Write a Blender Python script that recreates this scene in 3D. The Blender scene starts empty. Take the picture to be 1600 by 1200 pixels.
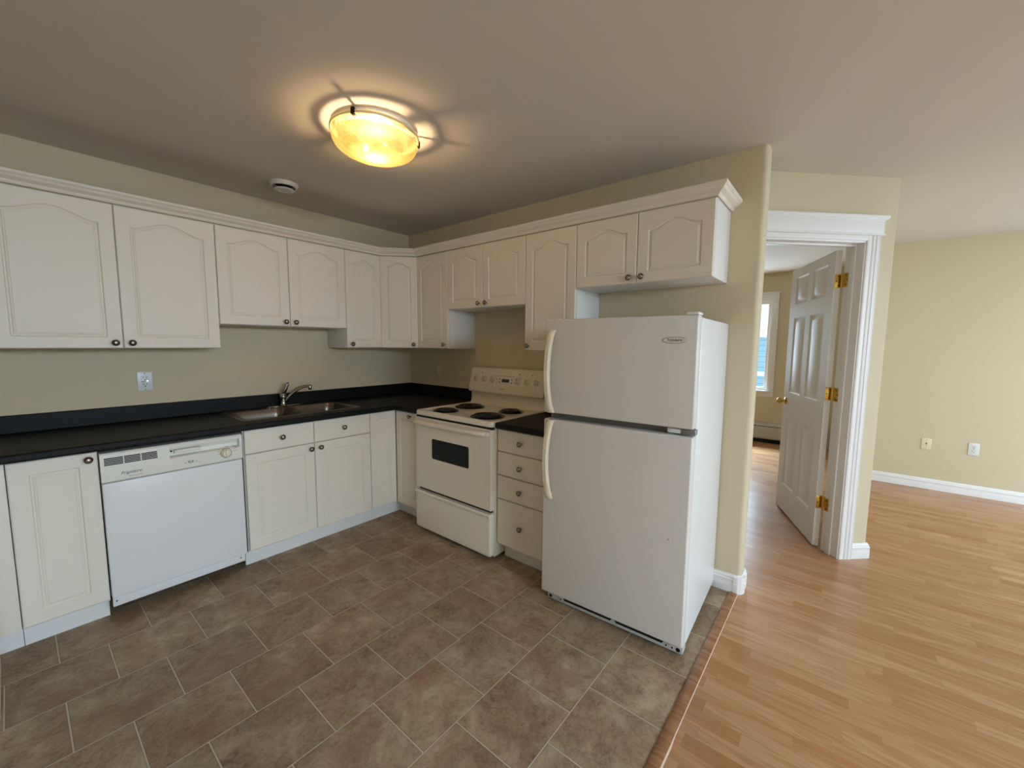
import bpy, bmesh, math, random
from math import sin, cos, pi, radians, sqrt
from mathutils import Vector, Matrix
random.seed(7)
SC = bpy.context.scene
COL = SC.collection

# ------------------------------------------------------------------ camera
CAM = (-2.5294, -3.3750, 1.4072)
YAW, PITCH, ROLL, FPX = radians(39.2055), radians(-5.6314), radians(0.4979), 639.06
cd = bpy.data.cameras.new('camera'); cam = bpy.data.objects.new('camera', cd); COL.objects.link(cam)
cd.sensor_fit = 'HORIZONTAL'; cd.sensor_width = 36.0; cd.lens = FPX / 1600 * 36.0
cd.clip_start = 0.02; cd.clip_end = 200
d = Vector((cos(YAW)*cos(PITCH), sin(YAW)*cos(PITCH), sin(PITCH)))
r = Vector((sin(YAW), -cos(YAW), 0)); u = r.cross(d)
r2 = r*cos(ROLL) + u*sin(ROLL); u2 = -r*sin(ROLL) + u*cos(ROLL)
m = Matrix((r2, u2, -d)).transposed().to_4x4(); m.translation = Vector(CAM)
cam.matrix_world = m
SC.camera = cam

# ------------------------------------------------------------------ world, daylight, exposure
SC.view_settings.view_transform = 'Standard'; SC.view_settings.look = 'None'
SC.view_settings.gamma = 1.0; SC.view_settings.use_curve_mapping = False
SC.view_settings.exposure = 0.34
world = bpy.data.worlds.new('sky'); SC.world = world; world.use_nodes = True
bg = world.node_tree.nodes['Background']
bg.inputs[0].default_value = (0.72, 0.90, 1.0, 1); bg.inputs[1].default_value = 1.3

H = 2.4385
def area(name, loc, target, sx, sy, power, color, spread=180):
    l = bpy.data.lights.new(name, 'AREA'); l.shape = 'RECTANGLE'; l.size = sx; l.size_y = sy
    l.energy = power; l.color = color; l.spread = radians(spread)
    o = bpy.data.objects.new(name, l); COL.objects.link(o); o.location = loc
    o.rotation_euler = (Vector(target) - Vector(loc)).to_track_quat('-Z', 'Y').to_euler()
    return o
DAY = (0.66, 0.84, 1.0)
area('daylight_living_window', (0.2, -7.6, 2.5), (0.2, -3.2, 0.7), 2.2, 1.8, 155, DAY)
area('daylight_right_window', (2.25, -7.0, 1.4), (2.5, -3.0, 2.3), 1.3, 1.4, 52, (0.60, 0.81, 1.0))
area('daylight_patio_door', (-2.3, -7.7, 2.55), (-2.3, -1.6, 0.4), 2.0, 1.7, 440, (0.60, 0.80, 1.0))
area('daylight_bedroom_sky', (5.75, -1.75, 3.55), (3.6, -2.0, 0.2), 1.9, 1.5, 2200, (0.50, 0.75, 1.0))
area('daylight_bedroom_window', (5.0, -1.62, 1.5), (0, -1.62, 1.5), 1.2, 1.4, 80, (0.62, 0.82, 1.0))

# ------------------------------------------------------------------ materials
def srgb(r, g, b):
    f = lambda c: ((c/255)/12.92 if c/255 <= .04045 else (((c/255)+.055)/1.055)**2.4)
    return (f(r), f(g), f(b), 1)
def mat(name, col, rough=.5, metal=0, spec=.5, noise=None, bump=None, coat=0):
    mm = bpy.data.materials.new(name); mm.use_nodes = True
    nt = mm.node_tree; b = nt.nodes['Principled BSDF']
    b.inputs['Base Color'].default_value = col; b.inputs['Roughness'].default_value = rough
    b.inputs['Metallic'].default_value = metal; b.inputs['Specular IOR Level'].default_value = spec
    b.inputs['Coat Weight'].default_value = coat
    if noise or bump:
        geo = nt.nodes.new('ShaderNodeNewGeometry')
        n = nt.nodes.new('ShaderNodeTexNoise'); nt.links.new(geo.outputs['Position'], n.inputs['Vector'])
        n.inputs['Detail'].default_value = 4
    if noise:
        sc_, amt = noise
        n.inputs['Scale'].default_value = sc_
        mx = nt.nodes.new('ShaderNodeMix'); mx.data_type = 'RGBA'
        mx.inputs['A'].default_value = tuple(c*(1-amt) for c in col[:3]) + (1,)
        mx.inputs['B'].default_value = tuple(min(1, c*(1+amt)) for c in col[:3]) + (1,)
        nt.links.new(n.outputs['Fac'], mx.inputs['Factor']); nt.links.new(mx.outputs['Result'], b.inputs['Base Color'])
    if bump:
        n2 = nt.nodes.new('ShaderNodeTexNoise'); nt.links.new(geo.outputs['Position'], n2.inputs['Vector'])
        n2.inputs['Scale'].default_value = bump[0]
        bp = nt.nodes.new('ShaderNodeBump'); bp.inputs['Strength'].default_value = bump[1]; bp.inputs['Distance'].default_value = .002
        nt.links.new(n2.outputs['Fac'], bp.inputs['Height']); nt.links.new(bp.outputs['Normal'], b.inputs['Normal'])
    return mm

M = {}
M['wall'] = mat('cream_wall_paint', srgb(215, 200, 168), .65, spec=.3, bump=(180, .08))
M['ceiling'] = mat('ceiling_paint', srgb(223, 215, 206), .8, spec=.2, bump=(120, .1))
M['trim'] = mat('white_trim_paint', srgb(240, 237, 234), .45)
M['cab'] = mat('white_thermofoil', srgb(237, 227, 210), .42)
M['cabside'] = mat('white_melamine', srgb(232, 228, 222), .45)
M['appl'] = mat('white_enamel', srgb(233, 231, 228), .28, bump=(420, .05))
M['fridge'] = mat('textured_white_enamel', srgb(226, 221, 214), .33, bump=(500, .12))
M['bisque'] = mat('cream_plastic', srgb(236, 220, 188), .35)
M['range'] = mat('warm_white_enamel', srgb(240, 228, 207), .25)
M['dark'] = mat('dark_gap', srgb(22, 20, 18), .8)
M['counter'] = mat('black_laminate', srgb(17, 16, 15), .5, noise=(260, .5), spec=.22)
M['steel'] = mat('brushed_stainless', srgb(134, 124, 112), .30, metal=1, noise=(60, .06))
M['chrome'] = mat('chrome', srgb(166, 162, 156), .08, metal=1)
M['pewter'] = mat('pewter', srgb(176, 166, 152), .30, metal=1)
M['pewterd'] = mat('dark_pewter', srgb(62, 54, 48), .4, metal=1)
M['brass'] = mat('polished_brass', srgb(214, 176, 84), .16, metal=1)
M['black'] = mat('black_enamel', srgb(10, 9, 9), .18)
M['coil'] = mat('black_coil', srgb(20, 18, 17), .35)
M['glass_black'] = mat('oven_glass', srgb(14, 15, 12), .10, spec=.18)
M['bronze'] = mat('dark_bronze', srgb(38, 26, 16), .4, metal=.8)
M['plate'] = mat('white_plastic', srgb(232, 230, 226), .3)
M['ivory'] = mat('ivory_plastic', srgb(232, 222, 186), .35)
M['grey'] = mat('grey_plastic', srgb(120, 118, 112), .4)
M['greymetal'] = mat('grey_bracket_metal', srgb(150, 148, 146), .4, metal=.6)
M['text'] = mat('grey_print', srgb(110, 106, 98), .5)
M['textgold'] = mat('gold_print', srgb(120, 104, 62), .4)
M['textred'] = mat('red_brown_print', srgb(168, 92, 60), .5)
M['textdark'] = mat('dark_print', srgb(52, 50, 48), .5)
M['heater'] = mat('heater_enamel', srgb(206, 200, 184), .4)
M['panel'] = mat('cream_white_plastic', srgb(233, 229, 216), .35)
M['grille'] = mat('shaded_grille_plastic', srgb(196, 193, 190), .45)  # white grille plastic greyed, its shadow is put into the colour
M['grip'] = mat('shaded_grip_plastic', srgb(206, 190, 160), .4)  # knob grips coloured darker to stand in for the knobs' shadows
M['led'] = mat('display_black', srgb(16, 12, 14), .15)

def nodes_of(name):
    mm = bpy.data.materials.new(name); mm.use_nodes = True
    nt = mm.node_tree
    return mm, nt, nt.nodes['Principled BSDF'], nt.nodes.new, nt.links.new
def math_node(nt, op, a, b=None):
    n = nt.nodes.new('ShaderNodeMath'); n.operation = op
    for i, v in enumerate((a, b)):
        if v is None: continue
        if isinstance(v, (int, float)): n.inputs[i].default_value = v
        else: nt.links.new(v, n.inputs[i])
    return n.outputs[0]
def ramp(nt, fac, stops):
    n = nt.nodes.new('ShaderNodeValToRGB'); e = n.color_ramp.elements
    while len(e) < len(stops): e.new(.5)
    for el, (p, c) in zip(e, stops): el.position = p; el.color = c
    nt.links.new(fac, n.inputs[0]); return n.outputs[0]
def mixc(nt, fac, a, b, mode='MIX'):
    n = nt.nodes.new('ShaderNodeMix'); n.data_type = 'RGBA'; n.blend_type = mode
    for k, v in (('Factor', fac), ('A', a), ('B', b)):
        s = n.inputs[k]
        if isinstance(v, (int, float)): s.default_value = v
        elif isinstance(v, tuple): s.default_value = v
        else: nt.links.new(v, s)
    return n.outputs['Result']

def tile_material():
    mm, nt, b, new, link = nodes_of('brown_stone_look_tile')
    geo = new('ShaderNodeNewGeometry')
    mp = new('ShaderNodeMapping'); link(geo.outputs['Position'], mp.inputs['Vector'])
    mp.inputs['Location'].default_value = (1.42 + 20*.305, 2.647 + 20*.307, 0)
    br = new('ShaderNodeTexBrick'); link(mp.outputs[0], br.inputs['Vector'])
    br.inputs['Scale'].default_value = 1; br.inputs['Brick Width'].default_value = .305; br.inputs['Row Height'].default_value = .307
    br.inputs['Mortar Size'].default_value = .0026; br.inputs['Mortar Smooth'].default_value = .15; br.inputs['Bias'].default_value = 0
    br.inputs['Color1'].default_value = (0, 0, 0, 1); br.inputs['Color2'].default_value = (1, 1, 1, 1); br.inputs['Mortar'].default_value = (.5, .5, .5, 1)
    sep = new('ShaderNodeSeparateColor'); link(br.outputs['Color'], sep.inputs[0])
    # each tile shifts the stone pattern
    cmb = new('ShaderNodeCombineXYZ'); link(math_node(nt, 'MULTIPLY', sep.outputs[0], 31.0), cmb.inputs[2])
    add = new('ShaderNodeVectorMath'); add.operation = 'ADD'; link(geo.outputs['Position'], add.inputs[0]); link(cmb.outputs[0], add.inputs[1])
    def noise(scale, det, dist, rough=.6):
        n = new('ShaderNodeTexNoise'); link(add.outputs[0], n.inputs['Vector'])
        n.inputs['Scale'].default_value = scale; n.inputs['Detail'].default_value = det
        n.inputs['Distortion'].default_value = dist; n.inputs['Roughness'].default_value = rough
        return n.outputs['Fac']
    n1 = noise(6.5, 10, .5, .70); n2 = noise(46, 9, 1.1, .74); n3 = noise(3.2, 4, .3)
    c = ramp(nt, n1, [(.30, srgb(110, 84, 58)), (.46, srgb(145, 119, 89)), (.56, srgb(162, 139, 109)), (.70, srgb(187, 168, 140))])
    c = mixc(nt, math_node(nt, 'MULTIPLY', ramp(nt, n2, [(.42, (0, 0, 0, 1)), (.66, (1, 1, 1, 1))]), .40), c, srgb(188, 172, 148))
    c = mixc(nt, math_node(nt, 'MULTIPLY', ramp(nt, n2, [(.30, (1, 1, 1, 1)), (.47, (0, 0, 0, 1))]), .42), c, srgb(94, 76, 56))
    c = mixc(nt, math_node(nt, 'MULTIPLY', ramp(nt, n3, [(.50, (0, 0, 0, 1)), (.68, (1, 1, 1, 1))]), .5), c, srgb(134, 94, 70))
    tint = ramp(nt, sep.outputs[0], [(0, (.90, .90, .90, 1)), (1, (1.06, 1.04, 1.02, 1))])
    c = mixc(nt, 1.0, c, tint, 'MULTIPLY')
    br2 = new('ShaderNodeTexBrick'); link(mp.outputs[0], br2.inputs['Vector'])
    for k_, v_ in (('Scale', 1), ('Brick Width', .305), ('Row Height', .307), ('Mortar Size', .0062), ('Mortar Smooth', .6), ('Bias', 0)): br2.inputs[k_].default_value = v_
    c = mixc(nt, math_node(nt, 'MULTIPLY', br2.outputs['Fac'], .45), c, srgb(84, 68, 52))
    c = mixc(nt, br.outputs['Fac'], c, srgb(192, 178, 158))
    link(c, b.inputs['Base Color'])
    b.inputs['Roughness'].default_value = .5; b.inputs['Specular IOR Level'].default_value = .35
    bp = new('ShaderNodeBump'); bp.inputs['Strength'].default_value = .35; bp.inputs['Distance'].default_value = .002
    h = math_node(nt, 'SUBTRACT', math_node(nt, 'MULTIPLY', n2, .35), br.outputs['Fac'])
    link(h, bp.inputs['Height']); link(bp.outputs[0], b.inputs['Normal'])
    return mm

def laminate_material(name, base, width=.0632, length=.42):
    mm, nt, b, new, link = nodes_of(name)
    geo = new('ShaderNodeNewGeometry'); sep = new('ShaderNodeSeparateXYZ'); link(geo.outputs['Position'], sep.inputs[0])
    X, Y = sep.outputs[0], sep.outputs[1]
    xs = math_node(nt, 'DIVIDE', math_node(nt, 'ADD', X, 20.597), width)
    row = math_node(nt, 'FLOOR', xs)
    wn = new('ShaderNodeTexWhiteNoise'); wn.noise_dimensions = '1D'; link(row, wn.inputs['W'])
    ys = math_node(nt, 'ADD', math_node(nt, 'DIVIDE', Y, length), math_node(nt, 'MULTIPLY', wn.outputs['Value'], 9.0))
    idx = math_node(nt, 'FLOOR', ys)
    cmb = new('ShaderNodeCombineXYZ'); link(row, cmb.inputs[0]); link(idx, cmb.inputs[1])
    wn2 = new('ShaderNodeTexWhiteNoise'); wn2.noise_dimensions = '3D'; link(cmb.outputs[0], wn2.inputs['Vector'])
    v = wn2.outputs['Value']
    # grain, stretched along the strip and shifted per strip
    g = new('ShaderNodeCombineXYZ')
    link(math_node(nt, 'MULTIPLY', X, 15.0), g.inputs[0]); link(math_node(nt, 'MULTIPLY', Y, 1.6), g.inputs[1]); link(math_node(nt, 'MULTIPLY', v, 40.0), g.inputs[2])
    n1 = new('ShaderNodeTexNoise'); link(g.outputs[0], n1.inputs['Vector']); n1.inputs['Scale'].default_value = 1.6; n1.inputs['Detail'].default_value = 6; n1.inputs['Distortion'].default_value = 1.4
    g2 = new('ShaderNodeCombineXYZ')
    link(math_node(nt, 'MULTIPLY', X, 130.0), g2.inputs[0]); link(math_node(nt, 'MULTIPLY', Y, 5.0), g2.inputs[1]); link(math_node(nt, 'MULTIPLY', v, 40.0), g2.inputs[2])
    n2 = new('ShaderNodeTexNoise'); link(g2.outputs[0], n2.inputs['Vector']); n2.inputs['Scale'].default_value = 1.0; n2.inputs['Detail'].default_value = 3
    br, bg_, bb = base
    col = ramp(nt, v, [(0, srgb(br-24, bg_-30, bb-32)), (.22, srgb(br-8, bg_-11, bb-12)), (.7, srgb(br, bg_, bb)), (1, srgb(br+8, bg_+9, bb+9))])
    col = mixc(nt, math_node(nt, 'MULTIPLY', ramp(nt, n1.outputs['Fac'], [(.44, (0, 0, 0, 1)), (.60, (1, 1, 1, 1))]), .55), col, srgb(br-26, bg_-36, bb-38))
    col = mixc(nt, math_node(nt, 'MULTIPLY', ramp(nt, n2.outputs['Fac'], [(.35, (1, 1, 1, 1)), (.6, (0, 0, 0, 1))]), .16), col, srgb(br-42, bg_-52, bb-54))
    fx = math_node(nt, 'FRACT', xs); fy = math_node(nt, 'FRACT', ys)
    seam = math_node(nt, 'MAXIMUM', math_node(nt, 'LESS_THAN', fx, .022), math_node(nt, 'LESS_THAN', fy, .004))
    col = mixc(nt, math_node(nt, 'MULTIPLY', seam, .12), col, srgb(br-70, bg_-74, bb-70))
    link(col, b.inputs['Base Color'])
    b.inputs['Roughness'].default_value = .27; b.inputs['Specular IOR Level'].default_value = .5
    return mm
M['tile'] = tile_material()
M['lam'] = laminate_material('oak_strip_laminate', (190, 143, 101))
M['strip'] = laminate_material('oak_transition_strip', (156, 110, 72), 1.0, 3.0)

def glass_pane():
    mm, nt, b, new, link = nodes_of('window_glass')
    out = nt.nodes['Material Output']; nt.nodes.remove(b)
    t = new('ShaderNodeBsdfTransparent'); gl = new('ShaderNodeBsdfGlossy'); gl.inputs['Roughness'].default_value = .02
    mx = new('ShaderNodeMixShader'); mx.inputs[0].default_value = .06
    link(t.outputs[0], mx.inputs[1]); link(gl.outputs[0], mx.inputs[2]); link(mx.outputs[0], out.inputs[0])
    return mm
M['glass'] = glass_pane()

def bowl_material():
    mm, nt, b, new, link = nodes_of('amber_alabaster_glass')
    out = nt.nodes['Material Output']; nt.nodes.remove(b)
    geo = new('ShaderNodeNewGeometry')
    n = new('ShaderNodeTexNoise'); link(geo.outputs['Position'], n.inputs['Vector'])
    n.inputs['Scale'].default_value = 12; n.inputs['Detail'].default_value = 6; n.inputs['Distortion'].default_value = 2.2
    col = ramp(nt, n.outputs['Fac'], [(.36, srgb(178, 120, 66)), (.48, srgb(196, 142, 84)), (.52, srgb(184, 128, 72)), (.64, srgb(204, 152, 96))])
    tr = new('ShaderNodeBsdfTranslucent'); link(mixc(nt, 1.0, col, (.50, .50, .50, 1), 'MULTIPLY'), tr.inputs[0])
    gl = new('ShaderNodeBsdfGlossy'); gl.inputs['Roughness'].default_value = .15
    em = new('ShaderNodeEmission'); link(col, em.inputs[0]); em.inputs[1].default_value = .30
    m1 = new('ShaderNodeMixShader'); m1.inputs[0].default_value = .05
    link(tr.outputs[0], m1.inputs[1]); link(gl.outputs[0], m1.inputs[2])
    tp = new('ShaderNodeBsdfTransparent'); tp.inputs[0].default_value = (1, .86, .6, 1)
    m2 = new('ShaderNodeMixShader'); m2.inputs[0].default_value = .15
    link(m1.outputs[0], m2.inputs[1]); link(tp.outputs[0], m2.inputs[2])
    ad = new('ShaderNodeAddShader'); link(m2.outputs[0], ad.inputs[0]); link(em.outputs[0], ad.inputs[1])
    link(ad.outputs[0], out.inputs[0])
    return mm
M['bowl'] = bowl_material()
def band_material():
    mm, nt, b, new, link = nodes_of('clear_amber_glass')
    out = nt.nodes['Material Output']; nt.nodes.remove(b)
    tp = new('ShaderNodeBsdfTransparent'); tp.inputs[0].default_value = (1, .93, .78, 1)
    tr = new('ShaderNodeBsdfTranslucent'); tr.inputs[0].default_value = srgb(190, 150, 96)
    gl = new('ShaderNodeBsdfGlossy'); gl.inputs['Roughness'].default_value = .1
    m1 = new('ShaderNodeMixShader'); m1.inputs[0].default_value = .30; link(tp.outputs[0], m1.inputs[1]); link(tr.outputs[0], m1.inputs[2])
    m2 = new('ShaderNodeMixShader'); m2.inputs[0].default_value = .06; link(m1.outputs[0], m2.inputs[1]); link(gl.outputs[0], m2.inputs[2])
    link(m2.outputs[0], out.inputs[0]); return mm
M['band'] = band_material()
def emit(name, col, s):
    mm, nt, b, new, link = nodes_of(name)
    b.inputs['Emission Color'].default_value = col; b.inputs['Emission Strength'].default_value = s
    return mm
M['bulb'] = emit('lit_bulb', (1, .74, .40, 1), 1.6)

def siding():
    mm, nt, b, new, link = nodes_of('blue_grey_siding')
    geo = new('ShaderNodeNewGeometry'); sep = new('ShaderNodeSeparateXYZ'); link(geo.outputs['Position'], sep.inputs[0])
    f = math_node(nt, 'FRACT', math_node(nt, 'MULTIPLY', sep.outputs[2], 5.0))
    c = mixc(nt, math_node(nt, 'MULTIPLY', math_node(nt, 'LESS_THAN', f, .15), .5), srgb(150, 190, 210), srgb(90, 130, 150))
    link(c, b.inputs['Base Color']); b.inputs['Roughness'].default_value = .8
    return mm
M['siding'] = siding()

# ------------------------------------------------------------------ mesh helpers
class MB:
    def __init__(s): s.bm = bmesh.new()
    def box(s, x0, x1, y0, y1, z0, z1, bev=0, seg=2, mx=None):
        x0, x1 = min(x0, x1), max(x0, x1); y0, y1 = min(y0, y1), max(y0, y1); z0, z1 = min(z0, z1), max(z0, z1)
        vs = [s.bm.verts.new(p) for p in ((x0,y0,z0),(x1,y0,z0),(x1,y1,z0),(x0,y1,z0),(x0,y0,z1),(x1,y0,z1),(x1,y1,z1),(x0,y1,z1))]
        fs = [s.bm.faces.new([vs[i] for i in f]) for f in ((3,2,1,0),(4,5,6,7),(0,1,5,4),(1,2,6,5),(2,3,7,6),(3,0,4,7))]
        if bev:
            es = list({e for f in fs for e in f.edges})
            rs = bmesh.ops.bevel(s.bm, geom=es, offset=bev, segments=seg, affect='EDGES', profile=.5)
            vs = list({v for f in rs['faces'] for v in f.verts} | {v for v in vs if v.is_valid})
        if mx is not None: bmesh.ops.transform(s.bm, matrix=mx, verts=[v for v in vs if v.is_valid])
        return s
    def poly(s, pts, z0, z1, mx=None):          # prism of an xy outline
        n = len(pts)
        a = [s.bm.verts.new((p[0], p[1], z0)) for p in pts]; b = [s.bm.verts.new((p[0], p[1], z1)) for p in pts]
        s.bm.faces.new(a[::-1]); s.bm.faces.new(b)
        for i in range(n): s.bm.faces.new((a[i], a[(i+1) % n], b[(i+1) % n], b[i]))
        if mx is not None: bmesh.ops.transform(s.bm, matrix=mx, verts=a+b)
        return s
    def loft(s, rings, cap0=True, cap1=True, closed=True):
        R = [[s.bm.verts.new(p) for p in ring] for ring in rings]
        for A, B in zip(R, R[1:]):
            n = len(A)
            for i in range(n if closed else n-1):
                s.bm.faces.new((A[i], A[(i+1) % n], B[(i+1) % n], B[i]))
        if cap0: s.bm.faces.new(R[0][::-1])
        if cap1: s.bm.faces.new(R[-1])
        return s
    def lathe(s, prof, n=24, mx=None):           # (r, z) profile around z
        mx = mx or Matrix()
        rings = []
        for rr, z in prof:
            if rr < 1e-6: rings.append([s.bm.verts.new(mx @ Vector((0, 0, z)))])
            else: rings.append([s.bm.verts.new(mx @ Vector((rr*cos(2*pi*i/n), rr*sin(2*pi*i/n), z))) for i in range(n)])
        for A, B in zip(rings, rings[1:]):
            for i in range(n):
                j = (i+1) % n
                if len(A) == 1 and len(B) == 1: continue
                if len(A) == 1: s.bm.faces.new((A[0], B[j], B[i]))
                elif len(B) == 1: s.bm.faces.new((A[i], A[j], B[0]))
                else: s.bm.faces.new((A[i], A[j], B[j], B[i]))
        return s
    def tube(s, pts, rad, n=10, caps=True):
        pts = [Vector(p) for p in pts]; rings = []
        rads = rad if isinstance(rad, (list, tuple)) else [rad]*len(pts)
        t0 = (pts[1]-pts[0]).normalized()
        nrm = t0.orthogonal().normalized()
        for i, p in enumerate(pts):
            t = (pts[min(i+1, len(pts)-1)] - pts[max(i-1, 0)]).normalized()
            nrm = (nrm - t*nrm.dot(t)).normalized(); bn = t.cross(nrm)
            rings.append([p + (nrm*cos(2*pi*k/n) + bn*sin(2*pi*k/n))*rads[i] for k in range(n)])
        return s.loft(rings, caps, caps)
    def build(s, name, material, parent=None, loc=None, rot=None, smooth=35, off=None, bevel=None):
        if off is not None: bmesh.ops.translate(s.bm, vec=[-c for c in off], verts=s.bm.verts)
        bmesh.ops.recalc_face_normals(s.bm, faces=s.bm.faces)
        me = bpy.data.meshes.new(name); s.bm.to_mesh(me); s.bm.free()
        me.materials.append(material)
        return finish(name, me, parent, loc, rot, smooth, bevel)
def finish(name, me, parent=None, loc=None, rot=None, smooth=35, bevel=None):
    if smooth and len(me.polygons):
        me.polygons.foreach_set('use_smooth', [True]*len(me.polygons)); me.set_sharp_from_angle(angle=radians(smooth))
    o = bpy.data.objects.new(name, me); COL.objects.link(o)
    if parent: o.parent = parent
    if loc: o.location = loc
    if rot is not None: o.rotation_euler = (0, 0, rot)
    if bevel:
        b = o.modifiers.new('bevel', 'BEVEL'); b.width = bevel; b.segments = 3; b.limit_method = 'ANGLE'; b.angle_limit = radians(40)
    return o
def thing(name, label, cat, loc=(0, 0, 0), rot=0, group=None):
    o = bpy.data.objects.new(name, None); COL.objects.link(o)
    o.empty_display_size = .05; o.location = loc; o.rotation_euler = (0, 0, rot)
    o['label'] = label; o['category'] = cat
    if group: o['group'] = group
    return o
def tag(o, label, cat, group=None):
    o['label'] = label; o['category'] = cat
    if group: o['group'] = group
    return o
def struct(o): o['kind'] = 'structure'; return o

def sweep(mb, path, prof, closed_prof=True):
    """path: xy points; prof: (offset to the left of travel, z); mitred."""
    n = len(path); rings = []
    for i, p in enumerate(path):
        p = Vector(p)
        dirs = []
        if i > 0: dirs.append((p - Vector(path[i-1])).normalized())
        if i < n-1: dirs.append((Vector(path[i+1]) - p).normalized())
        ns = [Vector((-q.y, q.x)) for q in dirs]
        if len(ns) == 1: nn = ns[0]
        else:
            nn = (ns[0]+ns[1]); nn = nn / nn.dot(ns[0]) if nn.length > 1e-6 else ns[0]
        rings.append([(p.x+nn.x*o, p.y+nn.y*o, z) for o, z in prof])
    mb.loft(rings)
    return mb

def rrect(x0, x1, y0, y1, rad, n=6):
    pts = []
    for cx, cy, a in ((x1-rad, y1-rad, 0), (x0+rad, y1-rad, pi/2), (x0+rad, y0+rad, pi), (x1-rad, y0+rad, 3*pi/2)):
        for k in range(n+1):
            t = a + pi/2*k/n; pts.append((cx+rad*cos(t), cy+rad*sin(t)))
    return pts

def grid_slab(mb, xs, ys, occ, z0, z1):
    bm = mb.bm; V = {}
    def v(i, j, z):
        k = (i, j, z)
        if k not in V: V[k] = bm.verts.new((xs[i], ys[j], z))
        return V[k]
    nx, ny = len(xs)-1, len(ys)-1
    on = lambda i, j: 0 <= i < nx and 0 <= j < ny and occ(.5*(xs[i]+xs[i+1]), .5*(ys[j]+ys[j+1]))
    for i in range(nx):
        for j in range(ny):
            if not on(i, j): continue
            bm.faces.new((v(i,j,z1), v(i+1,j,z1), v(i+1,j+1,z1), v(i,j+1,z1)))
            bm.faces.new((v(i,j+1,z0), v(i+1,j+1,z0), v(i+1,j,z0), v(i,j,z0)))
            for (di, dj, a, b) in ((-1,0,(i,j+1),(i,j)), (1,0,(i+1,j),(i+1,j+1)), (0,-1,(i,j),(i+1,j)), (0,1,(i+1,j+1),(i,j+1))):
                if not on(i+di, j+dj):
                    bm.faces.new((v(*a,z0), v(*b,z0), v(*b,z1), v(*a,z1)))
    return mb

def offset_poly(pts, dd):
    n = len(pts); out = []
    for i in range(n):
        a, b, c = Vector(pts[i-1]), Vector(pts[i]), Vector(pts[(i+1) % n])
        d1, d2 = (b-a).normalized(), (c-b).normalized()
        n1, n2 = Vector((-d1.y, d1.x)), Vector((-d2.y, d2.x))
        nn = n1+n2; nn = nn/max(.3, nn.dot(n1))
        out.append(tuple(b+nn*dd))
    return out

def door_mesh(w, h, t=.020, rise=0.0, mg=.058, panel=True, mt=None):
    """slab front at y=-t, back y=0, x 0..w, z 0..h with a routed raised panel."""
    mb = MB(); bm = mb.bm; e = .004
    def ring(pts, y): return [bm.verts.new((x, y, z)) for x, z in pts]
    mt = mg if mt is None else mt
    if panel:
        zt = h-mt-rise
        out = [(mg, mg), (w-mg, mg), (w-mg, zt)]
        if rise:
            N = 22; iw = w-2*mg
            for k in range(1, N):
                q = k/N; s_ = max(0.0, min(1.0, (min(q, 1-q)-.05)/.45))
                zz = rise*(sin(s_*pi/2)**1.7)
                out.append((w-mg-iw*q, zt+zz))
        out.append((mg, zt))
        def outer(ex):
            o = [(ex, ex), (w-ex, ex), (w-ex, h-ex)]
            if rise:
                for k in range(1, 22): o.append((w-ex-(w-2*ex)*k/22, h-ex))
            o.append((ex, h-ex)); return o
    else:
        out = None
        outer = lambda ex: [(ex, ex), (w-ex, ex), (w-ex, h-ex), (ex, h-ex)]
    R = [ring(outer(0), 0), ring(outer(0), -t+e), ring(outer(e), -t)]
    if panel:
        R += [ring(out, -t), ring(offset_poly(out, .005), -t+.0075), ring(offset_poly(out, .0085), -t+.0075),
              ring(offset_poly(out, .015), -t+.0030), ring(offset_poly(out, .0185), -t+.0030), ring(offset_poly(out, .0205), -t+.0008)]
    for A, B in zip(R, R[1:]):
        n = len(A)
        for i in range(n): bm.faces.new((A[i], A[(i+1) % n], B[(i+1) % n], B[i]))
    bm.faces.new(R[0][::-1]); bm.faces.new(R[-1])
    return mb

RX = Matrix.Rotation(pi/2, 4, 'X')   # local z -> -y
def knob(parent, x, z, y):
    k = MB().lathe([(0.006, 0), (0.006, .012), (.009, .0135), (.0155, .016), (.0172, .0200), (.0165, .0235), (.0145, .0250), (.0132, .0238), (.0118, .0236), (.0108, .0252), (.0085, .0275), (.0045, .029), (0, .0293)], 24)
    bmesh.ops.transform(k.bm, matrix=Matrix.Translation((x, y, z)) @ RX, verts=k.bm.verts)
    o = k.build('knob', M['pewter'], parent); o.data.materials.append(M['pewterd'])
    for p in o.data.polygons:
        c_ = p.center; rr = sqrt((c_.x-x)**2+(c_.z-z)**2); dy = y-c_.y
        if (rr < .0142 and rr > .0105 and dy > .022) or dy < .0135: p.material_index = 1
    return o

def text_part(name, s, size, parent, material, x, y, z, shear=0, align='LEFT', normal=None, ext=.0004, bold=0):
    c = bpy.data.curves.new('lettering', 'FONT'); c.body = s; c.size = size; c.shear = shear; c.align_x = align; c.extrude = ext; c.offset = bold
    o = bpy.data.objects.new('lettering', c); COL.objects.link(o)
    dg = bpy.context.evaluated_depsgraph_get(); me = bpy.data.meshes.new_from_object(o.evaluated_get(dg))
    bpy.data.objects.remove(o); bpy.data.curves.remove(c)
    mx = Matrix.Translation((x, y, z)) @ (normal if normal is not None else RX)
    me.transform(mx); me.materials.clear(); me.materials.append(material)
    return finish(name, me, parent, smooth=0)

# ================================================================== SETTING
XL, YF = -3.45, -6.5
def quadbox(name, x0, x1, y0, y1, z0, z1, m_, bev=None):
    return struct(MB().box(x0, x1, y0, y1, z0, z1).build(name, m_, smooth=0, bevel=bev))

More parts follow.
